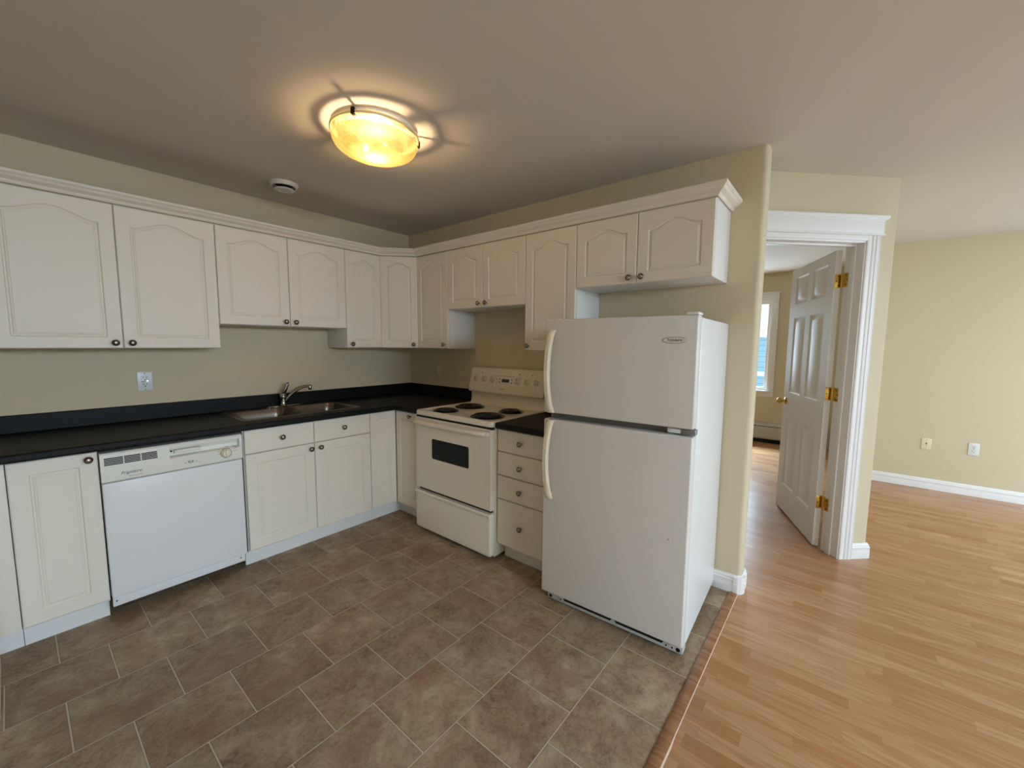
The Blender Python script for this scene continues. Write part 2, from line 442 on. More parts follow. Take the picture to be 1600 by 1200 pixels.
quadbox('floor_kitchen', XL, 0.0, -2.955, 0.0, -.06, 0.0, M['tile'])
struct(grid_slab(MB(), [XL, 0.0, 5.2], [YF, -2.955, 0.1], lambda x, y: x > 0 or y < -2.955, -.06, 0.0).build('floor', M['lam'], smooth=0))
quadbox('ceiling', XL-.12, 5.2, YF-.12, .14, H, H+.1, M['ceiling'])
quadbox('wall_back', XL-.12, 5.2, 0.0, .14, 0, H, M['wall'])
quadbox('wall_left', XL-.12, XL, YF, 0.0, 0, H, M['wall'])
# stove wall with bullnose end
pts = [(0, 0)]
for k in range(7): t = pi + pi/2*k/6; pts.append((.024+.024*cos(t), -2.970+.024*sin(t)))
for k in range(7): t = 3*pi/2 + pi/2*k/6; pts.append((.106+.024*cos(t), -2.970+.024*sin(t)))
pts.append((.13, 0))
struct(MB().poly(pts, 0, H).build('wall_right', M['wall'], smooth=50))
# far living-room wall and the wall between bedroom and living room
quadbox('wall_far', 3.18, 3.32, YF, -3.5565, 0, H, M['wall'])
quadbox('wall_partition', 1.022, 4.42, -3.556, -3.44, 0, H, M['wall'])
# bedroom far wall with window opening
BX = 4.42; BWY0, BWY1, BWZ0, BWZ1 = -2.50, -1.30, .76, 2.05
def wall_with_hole(name, along, c0, c1, a0, a1, hole, z1=H):
    """wall slab between c0..c1, running a0..a1 along 'x' or 'y', holes = [(h0,h1,z0,z1)]"""
    mb = MB()
    def bx(p0, p1, q0, q1):
        if along == 'y': mb.box(c0, c1, p0, p1, q0, q1)
        else: mb.box(p0, p1, c0, c1, q0, q1)
    a = a0
    for h0, h1, q0, q1 in hole:
        bx(a, h0, 0, z1)
        if q0 > 0: bx(h0, h1, 0, q0)
        bx(h0, h1, q1, z1); a = h1
    bx(a, a1, 0, z1)
    return struct(mb.build(name, M['wall'], smooth=0))
wall_with_hole('wall_bedroom', 'y', BX, BX+.14, -3.44, 0.0, [(BWY0, BWY1, BWZ0, BWZ1)])
LW = (-.62, 1.32, .58, 2.15); RW = (1.65, 2.90, .58, 2.15); PD = (-3.05, -1.55, 0.02, 2.15)
wall_with_hole('wall_front', 'x', YF-.12, YF, XL, 3.32, [PD, LW, RW])

def window(name, along, c, a0, a1, z0, z1, inward, mull=1):
    """frame with pane set in an opening; c = inner wall face, inward = +1/-1 room side"""
    e = thing(name, name, 'window'); del e['label']; del e['category']; struct(e)
    def bx(mb, p0, p1, d0, d1, q0, q1, bev=.002):
        d0, d1 = c-inward*d0, c-inward*d1
        if along == 'y': mb.box(d0, d1, p0, p1, q0, q1, bev)
        else: mb.box(p0, p1, d0, d1, q0, q1, bev)
    f = MB(); w_ = .045
    bx(f, a0, a0+w_, .03, .09, z0, z1); bx(f, a1-w_, a1, .03, .09, z0, z1)
    bx(f, a0+w_, a1-w_, .03, .09, z0, z0+w_); bx(f, a0+w_, a1-w_, .03, .09, z1-w_, z1)
    for k in range(1, mull+1):
        p = a0+(a1-a0)*k/(mull+1); bx(f, p-.02, p+.02, .035, .085, z0+w_, z1-w_)
    f.build('window_frame', M['trim'], e)
    g = MB(); bx(g, a0+w_, a1-w_, .058, .062, z0+w_, z1-w_, 0); g.build('pane', M['glass'], e)
    t = MB(); cw = .085
    for p in (a0-cw, a1): bx(t, p, p+cw, 0, -.018, z0, z1)
    t.build('casing', M['trim'], e)
    hd = MB(); bx(hd, a0-cw, a1+cw, 0, -.02, z1, z1+.10); bx(hd, a0-cw-.02, a1+cw+.02, 0, -.035, z1+.10, z1+.122)
    hd.build('head_casing', M['trim'], e)
    s_ = MB(); bx(s_, a0-cw-.015, a1+cw+.015, .03, -.045, z0-.022, z0); bx(s_, a0-cw, a1+cw, 0, -.016, z0-.09, z0-.022)
    s_.build('window_sill', M['trim'], e)
    return e
window('window_1', 'y', BX, BWY0, BWY1, BWZ0, BWZ1, -1)
window('window_2', 'x', YF, *LW, 1)
window('window_4', 'x', YF, *RW, 1)
window('window_3', 'x', YF, PD[0], PD[1], .09, PD[3], 1)

# diagonal doorway wall ------------------------------------------------
DO = (.42, -2.975, 0); DA = -pi/4
OP0, OP1, OPZ = -.207, .618, 2.045
mb = MB()
mb.box(-.42, OP0-.02, 0, .12, 0, H)
mb.box(OP0-.02, OP1+.02, 0, .12, OPZ+.02, H)
pp = [(OP1+.02, 0)]
for k in range(6): t = -pi/2 + pi/2*k/5; pp.append((.83-.012+.012*cos(t), .012+.012*sin(t)))
pp += [(.83, .12), (OP1+.02, .12)]
mb.poly(pp, 0, H)
struct(mb.build('wall_doorway', M['wall'], loc=DO, rot=DA, smooth=50))
# jamb lining with stop
mb = MB()
mb.box(OP0-.018, OP0, -.004, .124, 0, OPZ, .0015); mb.box(OP1, OP1+.018, -.004, .124, 0, OPZ, .0015)
mb.box(OP0-.018, OP1+.018, -.004, .124, OPZ, OPZ+.018, .0015)
mb.box(OP0, OP0+.012, .045, .080, 0, OPZ, .002); mb.box(OP1-.012, OP1, .045, .080, 0, OPZ, .002)
mb.box(OP0+.012, OP1-.012, .045, .080, OPZ-.012, OPZ, .002)
struct(mb.build('trim_1', M['trim'], loc=DO, rot=DA))
# fluted casings
def fluted(x0, x1):
    n = x1-x0
    prof = [(x0, -.001), (x0, -.010), (x0+.006, -.013), (x0+.020, -.0135), (x0+.024, -.0125), (x0+.030, -.0125), (x0+.036, -.016),
            (x0+n*.56, -.017), (x0+n*.59, -.0145), (x0+n*.64, -.0145), (x0+n*.67, -.018), (x0+n*.84, -.018), (x0+n*.87, -.0155), (x0+n*.92, -.0155), (x1, -.018), (x1, -.001)]
    return prof
struct(MB().poly(fluted(OP1+.008, OP1+.094), 0, 2.085).build('trim_2', M['trim'], loc=DO, rot=DA, smooth=20))
struct(MB().poly(fluted(OP0-.008, OP0-.094), 0, 2.085).build('trim_3', M['trim'], loc=DO, rot=DA, smooth=20))
mb = MB(); x0, x1 = OP0-.108, OP1+.108
mb.box(OP0-.09, OP1+.09, -.012, -.001, OPZ+.012, 2.088, .003)
mb.box(x0-.008, x1+.008, -.027, -.001, 2.086, 2.098, .005, 3)
mb.box(x0, x1, -.020, -.001, 2.098, 2.176, .002)
for k, (zz0, zz1, pr) in enumerate(((2.174, 2.181, .024), (2.179, 2.188, .031), (2.186, 2.203, .036))):
    mb.box(x0-pr+.020, x1+pr-.020, -pr, -.001, zz0, zz1, .0022, 2)
struct(mb.build('trim_4', M['trim'], loc=DO, rot=DA, smooth=25))

# door leaf --------------------------------------------------------------
def sixpanel(w, h, t):
    mb = MB(); bm = mb.bm
    xs = [0, .115, .362, .451, .698, w]; zs = [0, .222, .79, 1.008, 1.628, 1.735, 1.952, h]
    for y, sg in ((t, 1), (0, -1)):
        for i in range(5):
            for j in range(7):
                x0_, x1_, z0_, z1_ = xs[i], xs[i+1], zs[j], zs[j+1]
                if i in (1, 3) and j in (1, 3, 5):
                    rings = []
                    for ins, dep in ((0, 0), (.010, .008), (.026, .008), (.044, .002)):
                        rings.append([bm.verts.new(p) for p in ((x0_+ins, y-sg*dep, z0_+ins), (x1_-ins, y-sg*dep, z0_+ins), (x1_-ins, y-sg*dep, z1_-ins), (x0_+ins, y-sg*dep, z1_-ins))])
                    for A, B in zip(rings, rings[1:]):
                        for k in range(4): bm.faces.new((A[k], A[(k+1) % 4], B[(k+1) % 4], B[k]))
                    bm.faces.new(rings[-1])
                else:
                    bm.faces.new([bm.verts.new(p) for p in ((x0_, y, z0_), (x1_, y, z0_), (x1_, y, z1_), (x0_, y, z1_))])
    for i in range(5):
        for z in (0, h): bm.faces.new([bm.verts.new(p) for p in ((xs[i], 0, z), (xs[i+1], 0, z), (xs[i+1], t, z), (xs[i], t, z))])
    for j in range(7):
        for x in (0, w): bm.faces.new([bm.verts.new(p) for p in ((x, 0, zs[j]), (x, t, zs[j]), (x, t, zs[j+1]), (x, 0, zs[j+1]))])
    bmesh.ops.remove_doubles(bm, verts=bm.verts, dist=.0001)
    return mb
LA = radians(21.9); LO = (.970, -3.309, .012)
leaf = struct(sixpanel(.813, 2.025, .035).build('door_1', M['trim'], loc=LO, rot=LA, smooth=20))
ML = Matrix.Translation(LO) @ Matrix.Rotation(LA, 4, 'Z')
JM = ML.inverted() @ Matrix.Translation(DO) @ Matrix.Rotation(DA, 4, 'Z')      # doorway-wall frame seen from the leaf
kp_ = ML.inverted() @ Vector((.9535, -3.3165, 0))
for zz in (1.825, 1.075, .318):
    hb = MB(); hb.box(-.0025, 0, -.002, .033, zz-.045, zz+.045, .0008)
    hb.box(min(0, kp_.x), .001, -.0035, -.0012, zz-.043, zz+.043)
    hb.lathe([(0, -.048), (.0045, -.047), (.0062, -.045), (.0062, .045), (.0045, .047), (0, .049)], 12, Matrix.Translation((kp_.x, kp_.y, zz)))
    hb.box(OP1-.0025, OP1+.001, .088, .126, zz-.045-LO[2]*0, zz+.045, .0008, mx=JM @ Matrix.Translation((0, 0, LO[2])))
    hg = hb.build('hinge', M['brass'], leaf); hg['label'] = 'polished brass hinge'
    for dz, dy in ((-.030, .011), (0, .024), (.030, .013)):
        MB().lathe([(0, .002), (.0036, .0015), (.0036, 0)], 10, Matrix.Translation((-.0025, dy, zz+dz)) @ Matrix.Rotation(-pi/2, 4, 'Y')).build('hinge_screw', M['bronze'], hg)
        MB().lathe([(0, .002), (.0036, .0015), (.0036, 0)], 10, JM @ Matrix.Translation((OP1-.0025, .118-dy, zz+dz+LO[2])) @ Matrix.Rotation(-pi/2, 4, 'Y')).build('hinge_screw', M['bronze'], hg)
for sg, y0 in ((1, .035), (-1, 0)):
    kb = MB().lathe([(0, 0), (.031, 0), (.032, .004), (.026, .008), (.012, .010), (.010, .030), (.014, .034), (.024, .040), (.028, .050), (.026, .060), (.016, .067), (0, .069)], 24,
                    Matrix.Translation((.745, y0, .928)) @ Matrix.Rotation(-sg*pi/2, 4, 'X'))
    kk = kb.build('doorknob', M['brass'], leaf); kk['label'] = 'polished brass doorknob'

# baseboards --------------------------------------------------------------
BB = [(0, 0), (.014, 0), (.014, .055), (.0125, .060), (.014, .065), (.014, .078), (.010, .083), (.010, .090), (.006, .097), (.004, .104), (0, .104)]
def baseboard(name, path, closed=False, **k):
    return struct(sweep(MB(), path, BB).build(name, M['trim'], smooth=20, **k))
baseboard('baseboard_right', [(-.001, -2.10), (-.001, -2.978), (.016, -2.995), (.114, -2.995), (.131, -2.978), (.131, -2.80)][::-1])
baseboard('baseboard_far', [(3.179, YF), (3.179, -3.557)])
baseboard('baseboard_doorway', [(.713, -.001), (.831, -.001), (.831, .11)][::-1], loc=DO, rot=DA)
baseboard('baseboard_partition', [(4.40, -3.439), (1.2, -3.439)][::-1])
# corner block on the wall end
mb = MB()
for cx in (-.004, .013):
    pass
mb.poly([(-.018, -2.962), (-.018, -2.984), (-.004, -3.002), (.016, -3.014), (.040, -3.014), (.040, -2.99), (.004, -2.975)], 0, .098)
mb.box(-.021, -.010, -2.985, -2.962, .050, .058); mb.box(.014, .036, -3.017, -3.005, .050, .058)
struct(mb.build('trim_5', M['trim'], smooth=15))
# oak strip between tile and laminate with its pale caulk line
struct(sweep(MB(), [(XL, -2.9675), (-.014, -2.9675)], [(-.021, 0), (-.020, .004), (-.010, .007), (.010, .007), (.020, .004), (.021, 0)]).build('trim_6', M['strip'], smooth=40))
ca = MB(); pts_ = []
random.seed(3)
N = 60
for k in range(N+1):
    x = XL+(-.02-XL)*k/N; ww = .0003+.0010*random.random()+ (.0035 if -1.36 < x < -1.12 else 0)
    pts_.append((x, ww))
up = [ca.bm.verts.new((x, -2.9878, .0035)) for x, w_ in pts_]; lo = [ca.bm.verts.new((x, -2.9890-w_, .0006)) for x, w_ in pts_]
for k in range(N): ca.bm.faces.new((lo[k], lo[k+1], up[k+1], up[k]))
struct(ca.build('trim_7', mat('pale_caulk', srgb(208, 184, 160), .7), smooth=0))

# ================================================================== WALL CABINETS
ZT = 2.1255; UD = .316; TD = .019
WG = 'white wall cabinets with arched doors'
def wall_cabinet(label, loc, rot, w, z0, doors, rise=.042, z1=ZT, mg=.058):
    """doors: (x0, x1, knob x) in cabinet-local metres; front faces local -y"""
    c = thing('wall_cabinet', label, 'cabinet', (loc[0], loc[1], z0), rot, WG)
    h = z1-z0
    MB().box(.0005, w-.0005, -(UD-TD-.002), -.002, 0, h, .001).build('body', M['cabside'], c)
    for x0, x1, kx in doors:
        dm = door_mesh(x1-x0-.003, h-.004, TD, rise, mg).build('door', M['cab'], c, loc=(x0+.0015, -(UD-TD), .001), smooth=30)
        knob(dm, kx-x0-.0015, .030, -TD)
    return c
wall_cabinet('large white two-door wall cabinet at far left, directly above the wall outlet', (-2.583, 0, 0), 0, .90, 1.363, [(0, .45, .417), (.45, .90, .484)], .046)
wall_cabinet('short white two-door wall cabinet above the sink', (-1.683, 0, 0), 0, .843, 1.514, [(0, .4235, .389), (.4235, .843, .456)], .044)
wall_cabinet('narrow white wall cabinet between the sink cabinet and the corner cabinet', (-.840, 0, 0), 0, .317, 1.363, [(0, .312, .040)], .036)
wall_cabinet('narrow white wall cabinet right of the corner cabinet, left of the stove cabinet', (0, -.516, 0), -pi/2, .389, 1.363, [(0, .389, .352)], .040)
wall_cabinet('short white two-door wall cabinet above the stove', (0, -.905, 0), -pi/2, .770, 1.670, [(0, .376, .346), (.376, .770, .417)], .040)
wall_cabinet('tall single-door white wall cabinet between stove cabinet and refrigerator cabinet', (0, -1.675, 0), -pi/2, .389, 1.363, [(0, .389, .032)], .042)
wall_cabinet('short wide white two-door wall cabinet above the refrigerator', (0, -2.064, 0), -pi/2, .773, 1.746, [(0, .3815, .344), (.3815, .773, .415)], .040)
# diagonal corner unit
c = thing('wall_cabinet', 'diagonal white corner wall cabinet with one narrow door', 'cabinet', (-.26, -.26, 1.363), 0, WG)
A = Vector((-.523, -.304)); B = Vector((-.304, -.516))
h = ZT-1.363
MB().poly([(-.002, -.002), (-.5225, -.002), (-.5225, -.298), (A.x+.006, A.y-.0), (B.x, B.y+.006), (-.298, -.5155), (-.002, -.5155)], 0, h).build('body', M['cabside'], c, off=(-.26, -.26, 0), smooth=0)
dl = (B-A).length; da = math.atan2(B.y-A.y, B.x-A.x)
dm = door_mesh(dl-.004, h-.004, TD, .034, .052).build('door', M['cab'], c, loc=(A.x+.26+.0015*cos(da), A.y+.26+.0015*sin(da), .001), rot=da, smooth=30)
knob(dm, dl-.036, .030, -TD)

# crown moulding along all wall cabinets, returning at the right end
CP = [(0.0, 2.1235), (.006, 2.1235), (.012, 2.131), (.014, 2.138), (.022, 2.142), (.034, 2.150), (.040, 2.160), (.046, 2.163), (.050, 2.168), (.050, 2.178), (0.0, 2.178)]
f_ = UD+.001
path = [(-2.586, -.002), (-2.586, -f_), (-.531, -f_), (-f_-.001, -.524), (-f_, -2.839), (-.002, -2.839)]
o = sweep(MB(), path, [(-a_, z+.003) for a_, z in CP]).build('crown_moulding', M['cab'], smooth=25)
tag(o, 'white crown moulding running along the top of all wall cabinets', 'moulding')

# ================================================================== BASE CABINETS
BG = 'white base cabinets with routed doors'
ZC = .8755; BD = .613; ZD = .117; TK = .533
def base_cabinet(label, loc, rot, w, doors, drawers, tk=True, side=True, body=True):
    c = thing('base_cabinet', label, 'cabinet', (loc[0], loc[1], 0), rot, BG)
    if body == 'open':       # carcass without a top, the sink hangs in it
        b_ = MB(); yb, yf_ = -.003, -(BD-TD-.002)
        for x0, x1, y0, y1, z0, z1 in ((.0005, .018, yf_, yb, ZD-.012, ZC), (w-.018, w-.0005, yf_, yb, ZD-.012, ZC), (.018, w-.018, yf_, yb, ZD-.012, ZD+.006),
                                       (.018, w-.018, yb-.012, yb, ZD+.006, ZC), (.018, w-.018, yf_, yf_+.018, ZD+.006, ZC)): b_.box(x0, x1, y0, y1, z0, z1)
        b_.build('body', M['cabside'], c, smooth=0)
    elif body: MB().box(.0005, w-.0005, -(BD-TD-.002), -.003, ZD-.012, ZC, .001).build('body', M['cabside'], c)
    if tk: MB().box(.0005, w-.0005, -TK, -TK+.018, .001, ZD-.012, 0).build('toe_kick', M['cabside'], c)
    for x0, x1, z0, z1, kx, kz in doors:
        dm = door_mesh(x1-x0-.003, z1-z0-.003, TD, 0, .062 if x1-x0 > .27 else .055).build('door', M['cab'], c, loc=(x0+.0015, -(BD-TD), z0+.0015), smooth=30)
        if kx is not None: knob(dm, kx-x0-.0015, kz-z0-.0015, -TD)
    for x0, x1, z0, z1, kx, kz in drawers:
        dm = door_mesh(x1-x0-.003, z1-z0-.003, TD, 0, panel=False).build('drawer', M['cab'], c, loc=(x0+.0015, -(BD-TD), z0+.0015), smooth=30)
        knob(dm, kx-x0-.0015, kz-z0-.0015, -TD)
    return c
base_cabinet('white single-door base cabinet left of the dishwasher', (-2.580, 0, 0), 0, .283, [(0, .283, ZD, .873, .249, .841)], [])
base_cabinet('white sink base cabinet with two drawers over two doors', (-1.682, 0, 0), 0, .842,
             [(.003, .4205, ZD, .724, .392, .688), (.4205, .842, ZD, .724, .457, .690)], [(.003, .4205, .726, .873, .214, .802), (.4205, .842, .726, .873, .630, .802)], body='open')
# blind corner: plain leaf on the sink side, knobbed leaf on the stove side
c = thing('base_cabinet', 'white corner base cabinet with two narrow leaves between sink base and stove', 'cabinet', (-.3, -.3, 0), 0, BG)
MB().poly([(-.003, -.003), (-.8395, -.003), (-.8395, -.592), (-.592, -.592), (-.592, -.9195), (-.003, -.9195)], ZD-.012, ZC).build('body', M['cabside'], c, off=(-.3, -.3, 0), smooth=0)
MB().poly([(-.8395, -TK), (-TK, -TK), (-TK, -.9195), (-TK+.018, -.9195), (-TK+.018, -TK+.018), (-.8395, -TK+.018)], .001, ZD-.012).build('toe_kick', M['cabside'], c, off=(-.3, -.3, 0), smooth=0)
door_mesh(.2235, .7525, TD, 0, .050).build('door', M['cab'], c, loc=(-.839+.3+.0015, -.594+.3, ZD+.0015), smooth=30)
dm = door_mesh(.3005, .7525, TD, 0, .055).build('door', M['cab'], c, loc=(-.594+.3, -.6165+.3, ZD+.0015), rot=-pi/2, smooth=30)
knob(dm, .190, .7235, -TD)
base_cabinet('white base cabinet with a stack of four drawers between stove and refrigerator', (0, -1.6955, 0), -pi/2, .380, [],
             [(0, .380, .729, .873, .191, .803), (0, .380, .575, .727, .190, .650), (0, .380, .420, .573, .190, .499), (0, .380, ZD, .418, .195, .270)])
# run turning the left corner: filler panel and an end unit mostly outside the frame
c = thing('base_cabinet', 'white base unit at far left edge turning the corner of the kitchen', 'cabinet', (-2.9, -.4, 0), 0, BG)
MB().poly([(-2.5815, -.003), (-2.5815, -.594), (-2.648, -.594), (-2.648, -1.026), (-3.25, -1.026), (-3.25, -.003)], ZD-.012, ZC).build('body', M['cabside'], c, off=(-2.9, -.4, 0), smooth=0)
MB().poly([(-2.5815, -TK), (-2.655, -TK), (-2.655, -1.022), (-2.673, -1.022), (-2.673, -TK+.018), (-2.5815, -TK+.018)], .001, ZD-.012).build('toe_kick', M['cabside'], c, off=(-2.9, -.4, 0), smooth=0)
MB().box(-2.666, -2.6485, -1.030, -.640, .001, .874, .001).build('end_panel', M['cabside'], c, off=(-2.9, -.4, 0))
MB().box(-2.6465, -2.582, -BD, -.595, ZD, .873, .002).build('filler_panel', M['cab'], c, off=(-2.9, -.4, 0))

# ================================================================== COUNTERTOPS
CZ0, CZ1 = .8765, .914; CF = .637
SX0, SX1, SY0, SY1 = -1.640, -.862, -.535, -.085
xs = [-3.27, -2.632, SX0+.012, SX1-.012, -CF, -.0015]; ys = [-1.04, -.9205, -CF, SY0+.012, SY1-.012, -.0015]
def occ(x, y):
    if SX0+.012 < x < SX1-.012 and SY0+.012 < y < SY1-.012: return False
    if y > -CF: return True
    if x > -CF: return y > -.9205
    return x < -2.632
ct = thing('countertop', 'long black laminate countertop running from the left around the corner to the stove', 'countertop', (-1.3, -.3, CZ0), 0, 'black laminate countertops')
OF = (-1.3, -.3, CZ0)
grid_slab(MB(), xs, ys, occ, CZ0, CZ1).build('worktop', M['counter'], ct, off=OF, bevel=.009)
mb = MB(); mb.poly([(-3.27, -.0015), (-.0015, -.0015), (-.0015, -.9205), (-.0205, -.9205), (-.0205, -.0205), (-3.27, -.0205)], CZ1+.0005, 1.0106)
mb.build('backsplash', M['counter'], ct, off=OF, bevel=.004)
ct2 = thing('countertop', 'short black laminate countertop between stove and refrigerator', 'countertop', (-.3, -1.88, CZ0), 0, 'black laminate countertops')
MB().box(-CF, -.0015, -2.085, -1.694, CZ0, CZ1).build('worktop', M['counter'], ct2, off=(-.3, -1.88, CZ0), bevel=.009)
MB().box(-.0205, -.0015, -2.085, -1.694, CZ1+.0005, 1.0106).build('backsplash', M['counter'], ct2, off=(-.3, -1.88, CZ0), bevel=.004)

# ================================================================== SINK AND FAUCET
sk = thing('kitchen_sink', 'double-bowl stainless steel sink set into the black countertop', 'sink', (-1.25, -.31, CZ1))
OF = (-1.25, -.31, CZ1)
mb = MB(); bm = mb.bm
def ring_edges(pts, z):
    vs = [bm.verts.new((x, y, z)) for x, y in pts]
    return vs, [bm.edges.new((vs[i], vs[(i+1) % len(vs)])) for i in range(len(vs))]
outer = rrect(SX0, SX1, SY0, SY1+.035, .045)
bowls = [rrect(SX0+.028, -1.268, SY0+.028, SY1-.045, .06), rrect(-1.236, SX1-.028, SY0+.028, SY1-.045, .06)]
ov, oe = ring_edges(outer, CZ1+.0045)
hv = [ring_edges(b_, CZ1+.0035) for b_ in bowls]
bmesh.ops.triangle_fill(bm, use_beauty=True, use_dissolve=False, edges=oe+hv[0][1]+hv[1][1])
lv = [bm.verts.new((x, y, CZ1+.0006)) for x, y in rrect(SX0-.004, SX1+.004, SY0-.004, SY1+.039, .049)]
for i in range(len(ov)): bm.faces.new((ov[i], ov[(i+1) % len(ov)], lv[(i+1) % len(ov)], lv[i]))
mb.build('rim', M['steel'], sk, off=OF, smooth=40)
for b_ in bowls:
    x0, x1 = min(p[0] for p in b_), max(p[0] for p in b_); y0, y1 = min(p[1] for p in b_), max(p[1] for p in b_)
    mb = MB(); rings = []
    for ins, z, rr in ((0, .0034, .06), (.004, -.002, .058), (.012, -.05, .056), (.020, -.13, .05), (.032, -.155, .045), (.055, -.165, .03)):
        rings.append([(x, y, CZ1+z) for x, y in rrect(x0+ins, x1-ins, y0+ins, y1-ins, rr)])
    mb.loft(rings, cap0=False, cap1=True)
    bo = mb.build('bowl', M['steel'], sk, off=OF, smooth=50)
    MB().lathe([(0, .004), (.018, .003), (.020, .006), (.038, .006), (.042, .001), (.042, 0)], 24, Matrix.Translation(((x0+x1)/2, (y0+y1)/2, CZ1-.1645))).build('drain', M['chrome'], bo, off=OF)
FX, FY = -1.243, -.088; FZ = CZ1+.0046
fa = thing('faucet', 'single-lever chrome faucet standing behind the sink bowls', 'faucet', (FX, FY, FZ))
OF = (FX, FY, FZ)
mb = MB(); mb.loft([[(x, y, FZ+.0002) for x, y in rrect(FX-.128, FX+.128, FY-.028, FY+.028, .027)], [(x, y, FZ+.006) for x, y in rrect(FX-.128, FX+.128, FY-.028, FY+.028, .027)],
         [(x, y, FZ+.011) for x, y in rrect(FX-.118, FX+.118, FY-.020, FY+.020, .019)]]); mb.build('escutcheon', M['chrome'], fa, off=OF)
MB().lathe([(.026, .010), (.024, .016), (.021, .030), (.021, .062), (.024, .066), (.025, .076), (.022, .082), (.022, .098), (.019, .106), (0, .110)], 24, Matrix.Translation((FX, FY, FZ))).build('body', M['chrome'], fa, off=OF)
mb = MB(); mb.tube([(FX, FY-.002, FZ+.095), (FX+.006, FY-.010, FZ+.118), (FX+.016, FY-.018, FZ+.145), (FX+.026, FY-.022, FZ+.170), (FX+.030, FY-.020, FZ+.180)], [.018, .017, .014, .012, .006], 14)
mb.build('lever', M['chrome'], fa, off=OF)
SPE = Vector((-1.075, -.165, 1.068))
mb = MB(); P0_ = Vector((FX+.014, FY-.006, FZ+.045)); pts_ = []
for k in range(15):
    t = k/14; q = P0_.lerp(SPE, t); q.z = P0_.z + (SPE.z-P0_.z)*sin(min(1, t*1.08)*pi/2)**.9 ; pts_.append(q)
mb.tube(pts_, [.0125-.003*k/14 for k in range(15)], 14); mb.build('spout', M['chrome'], fa, off=OF)
MB().lathe([(0, -.030), (.011, -.030), (.0125, -.026), (.0125, .006), (.010, .010), (0, .011)], 18, Matrix.Translation(SPE)).build('aerator', M['chrome'], fa, off=OF)

# ================================================================== DISHWASHER
W = .600
dw = thing('dishwasher', 'white built-in dishwasher under the counter left of the sink', 'dishwasher', (-2.2945, 0, 0))
MB().box(.008, W-.008, -.565, -.03, .07, .868).build('tub', M['dark'], dw)
MB().box(.002, W-.002, -.622, -.566, .119, .709, .006, 3).build('door_panel', M['appl'], dw)
cp = thing('control_panel', '', ''); [cp.__delitem__(k) for k in ('label', 'category')]; bpy.data.objects.remove(cp)
prof = [(-.567, .713), (-.622, .713), (-.628, .719), (-.628, .790), (-.624, .800), (-.616, .806), (-.616, .826), (-.626, .834), (-.626, .853), (-.620, .860), (-.567, .860)]
mb = MB(); mb.loft([[(x, y, z) for y, z in prof] for x in (.001, .255)]); 
prof2 = [(-.567, .713), (-.622, .713), (-.628, .719), (-.628, .780), (-.624, .786), (-.596, .792), (-.592, .812), (-.600, .834), (-.626, .838), (-.626, .853), (-.620, .860), (-.567, .860)]
prof1 = [(-.567, .713), (-.622, .713), (-.628, .719), (-.628, .835), (-.627, .840), (-.6265, .853), (-.620, .860), (-.567, .860)]
mb = MB()
mb.loft([[(x, y, z) for y, z in prof1] for x in (.001, .262)])
mb.loft([[(x, y, z) for y, z in prof2] for x in (.262, .585)])
mb.loft([[(x, y, z) for y, z in prof1] for x in (.585, W-.001)])
cp = mb.build('control_panel', M['panel'], dw, smooth=30)
for x0, x1 in ((.015, .083), (.087, .148), (.152, .213)):
    vb = MB()
    for k in range(5): vb.box(x0, x1, -.6288, -.6272, .799+k*.0078, .8043+k*.0078)
    vb.build('vent_slots', M['dark'], cp, smooth=0)
lt = MB(); lt.loft([[(x, y, z) for y, z in ((-.632, .806), (-.634, .811), (-.634, .820), (-.632, .824), (-.600, .824), (-.600, .806))] for x in (.285, .40)])
lt.build('latch_handle', M['panel'], cp, smooth=20)
MB().lathe([(0, 0), (.0045, 0), (.0045, .002), (0, .0025)], 12, Matrix.Translation((.270, -.628, .822)) @ RX).build('latch_hole', M['black'], cp)
dl_ = MB().lathe([(0.026, 0), (.026, .003), (.023, .005), (.021, .014), (.019, .016), (0, .016)], 30, Matrix.Translation((.517, -.628, .762)) @ RX).build('dial', M['bisque'], cp)
MB().box(.512, .522, -.652, -.641, .743, .781, .002).build('dial_grip', M['panel'], dl_)
MB().lathe([(.0265, 0), (.0285, 0), (.0285, .0012), (.0265, .0012), (.0265, 0)], 36, Matrix.Translation((.517, -.628, .762)) @ RX).build('dial_ring', M['text'], dl_)
text_part('brand_lettering', 'Frigidaire', .021, cp, M['textdark'], .070, -.6282, .744, shear=.35)
def dmark(x, z, w_, h_=.0022): MB().box(x, x+w_, -.6284, -.6280, z, z+h_).build('printed_mark', M['text'], cp, smooth=0)
for (x, z) in ((.475, .776), (.476, .763), (.513, .799), (.545, .797), (.555, .782), (.555, .768), (.556, .792)): dmark(x, z, .016)
for k, x in enumerate((.325, .340, .347, .356, .372)): dmark(x, .744, .006, .004+.004*(k % 2))
dmark(.100, .7295, .050, .0016)
dmark(.337, .753, .028, .0015); dmark(.337, .740, .028, .0012)
kp = MB().box(.006, W-.006, -.590, -.572, .062, .117, .002).build('kick_plate', M['appl'], dw)
for x in (.020, W-.030):
    MB().lathe([(0, 0), (.0045, 0), (.0045, .002), (0, .003)], 12, Matrix.Translation((x, -.590, .090)) @ RX).build('screw', M['grey'], kp)

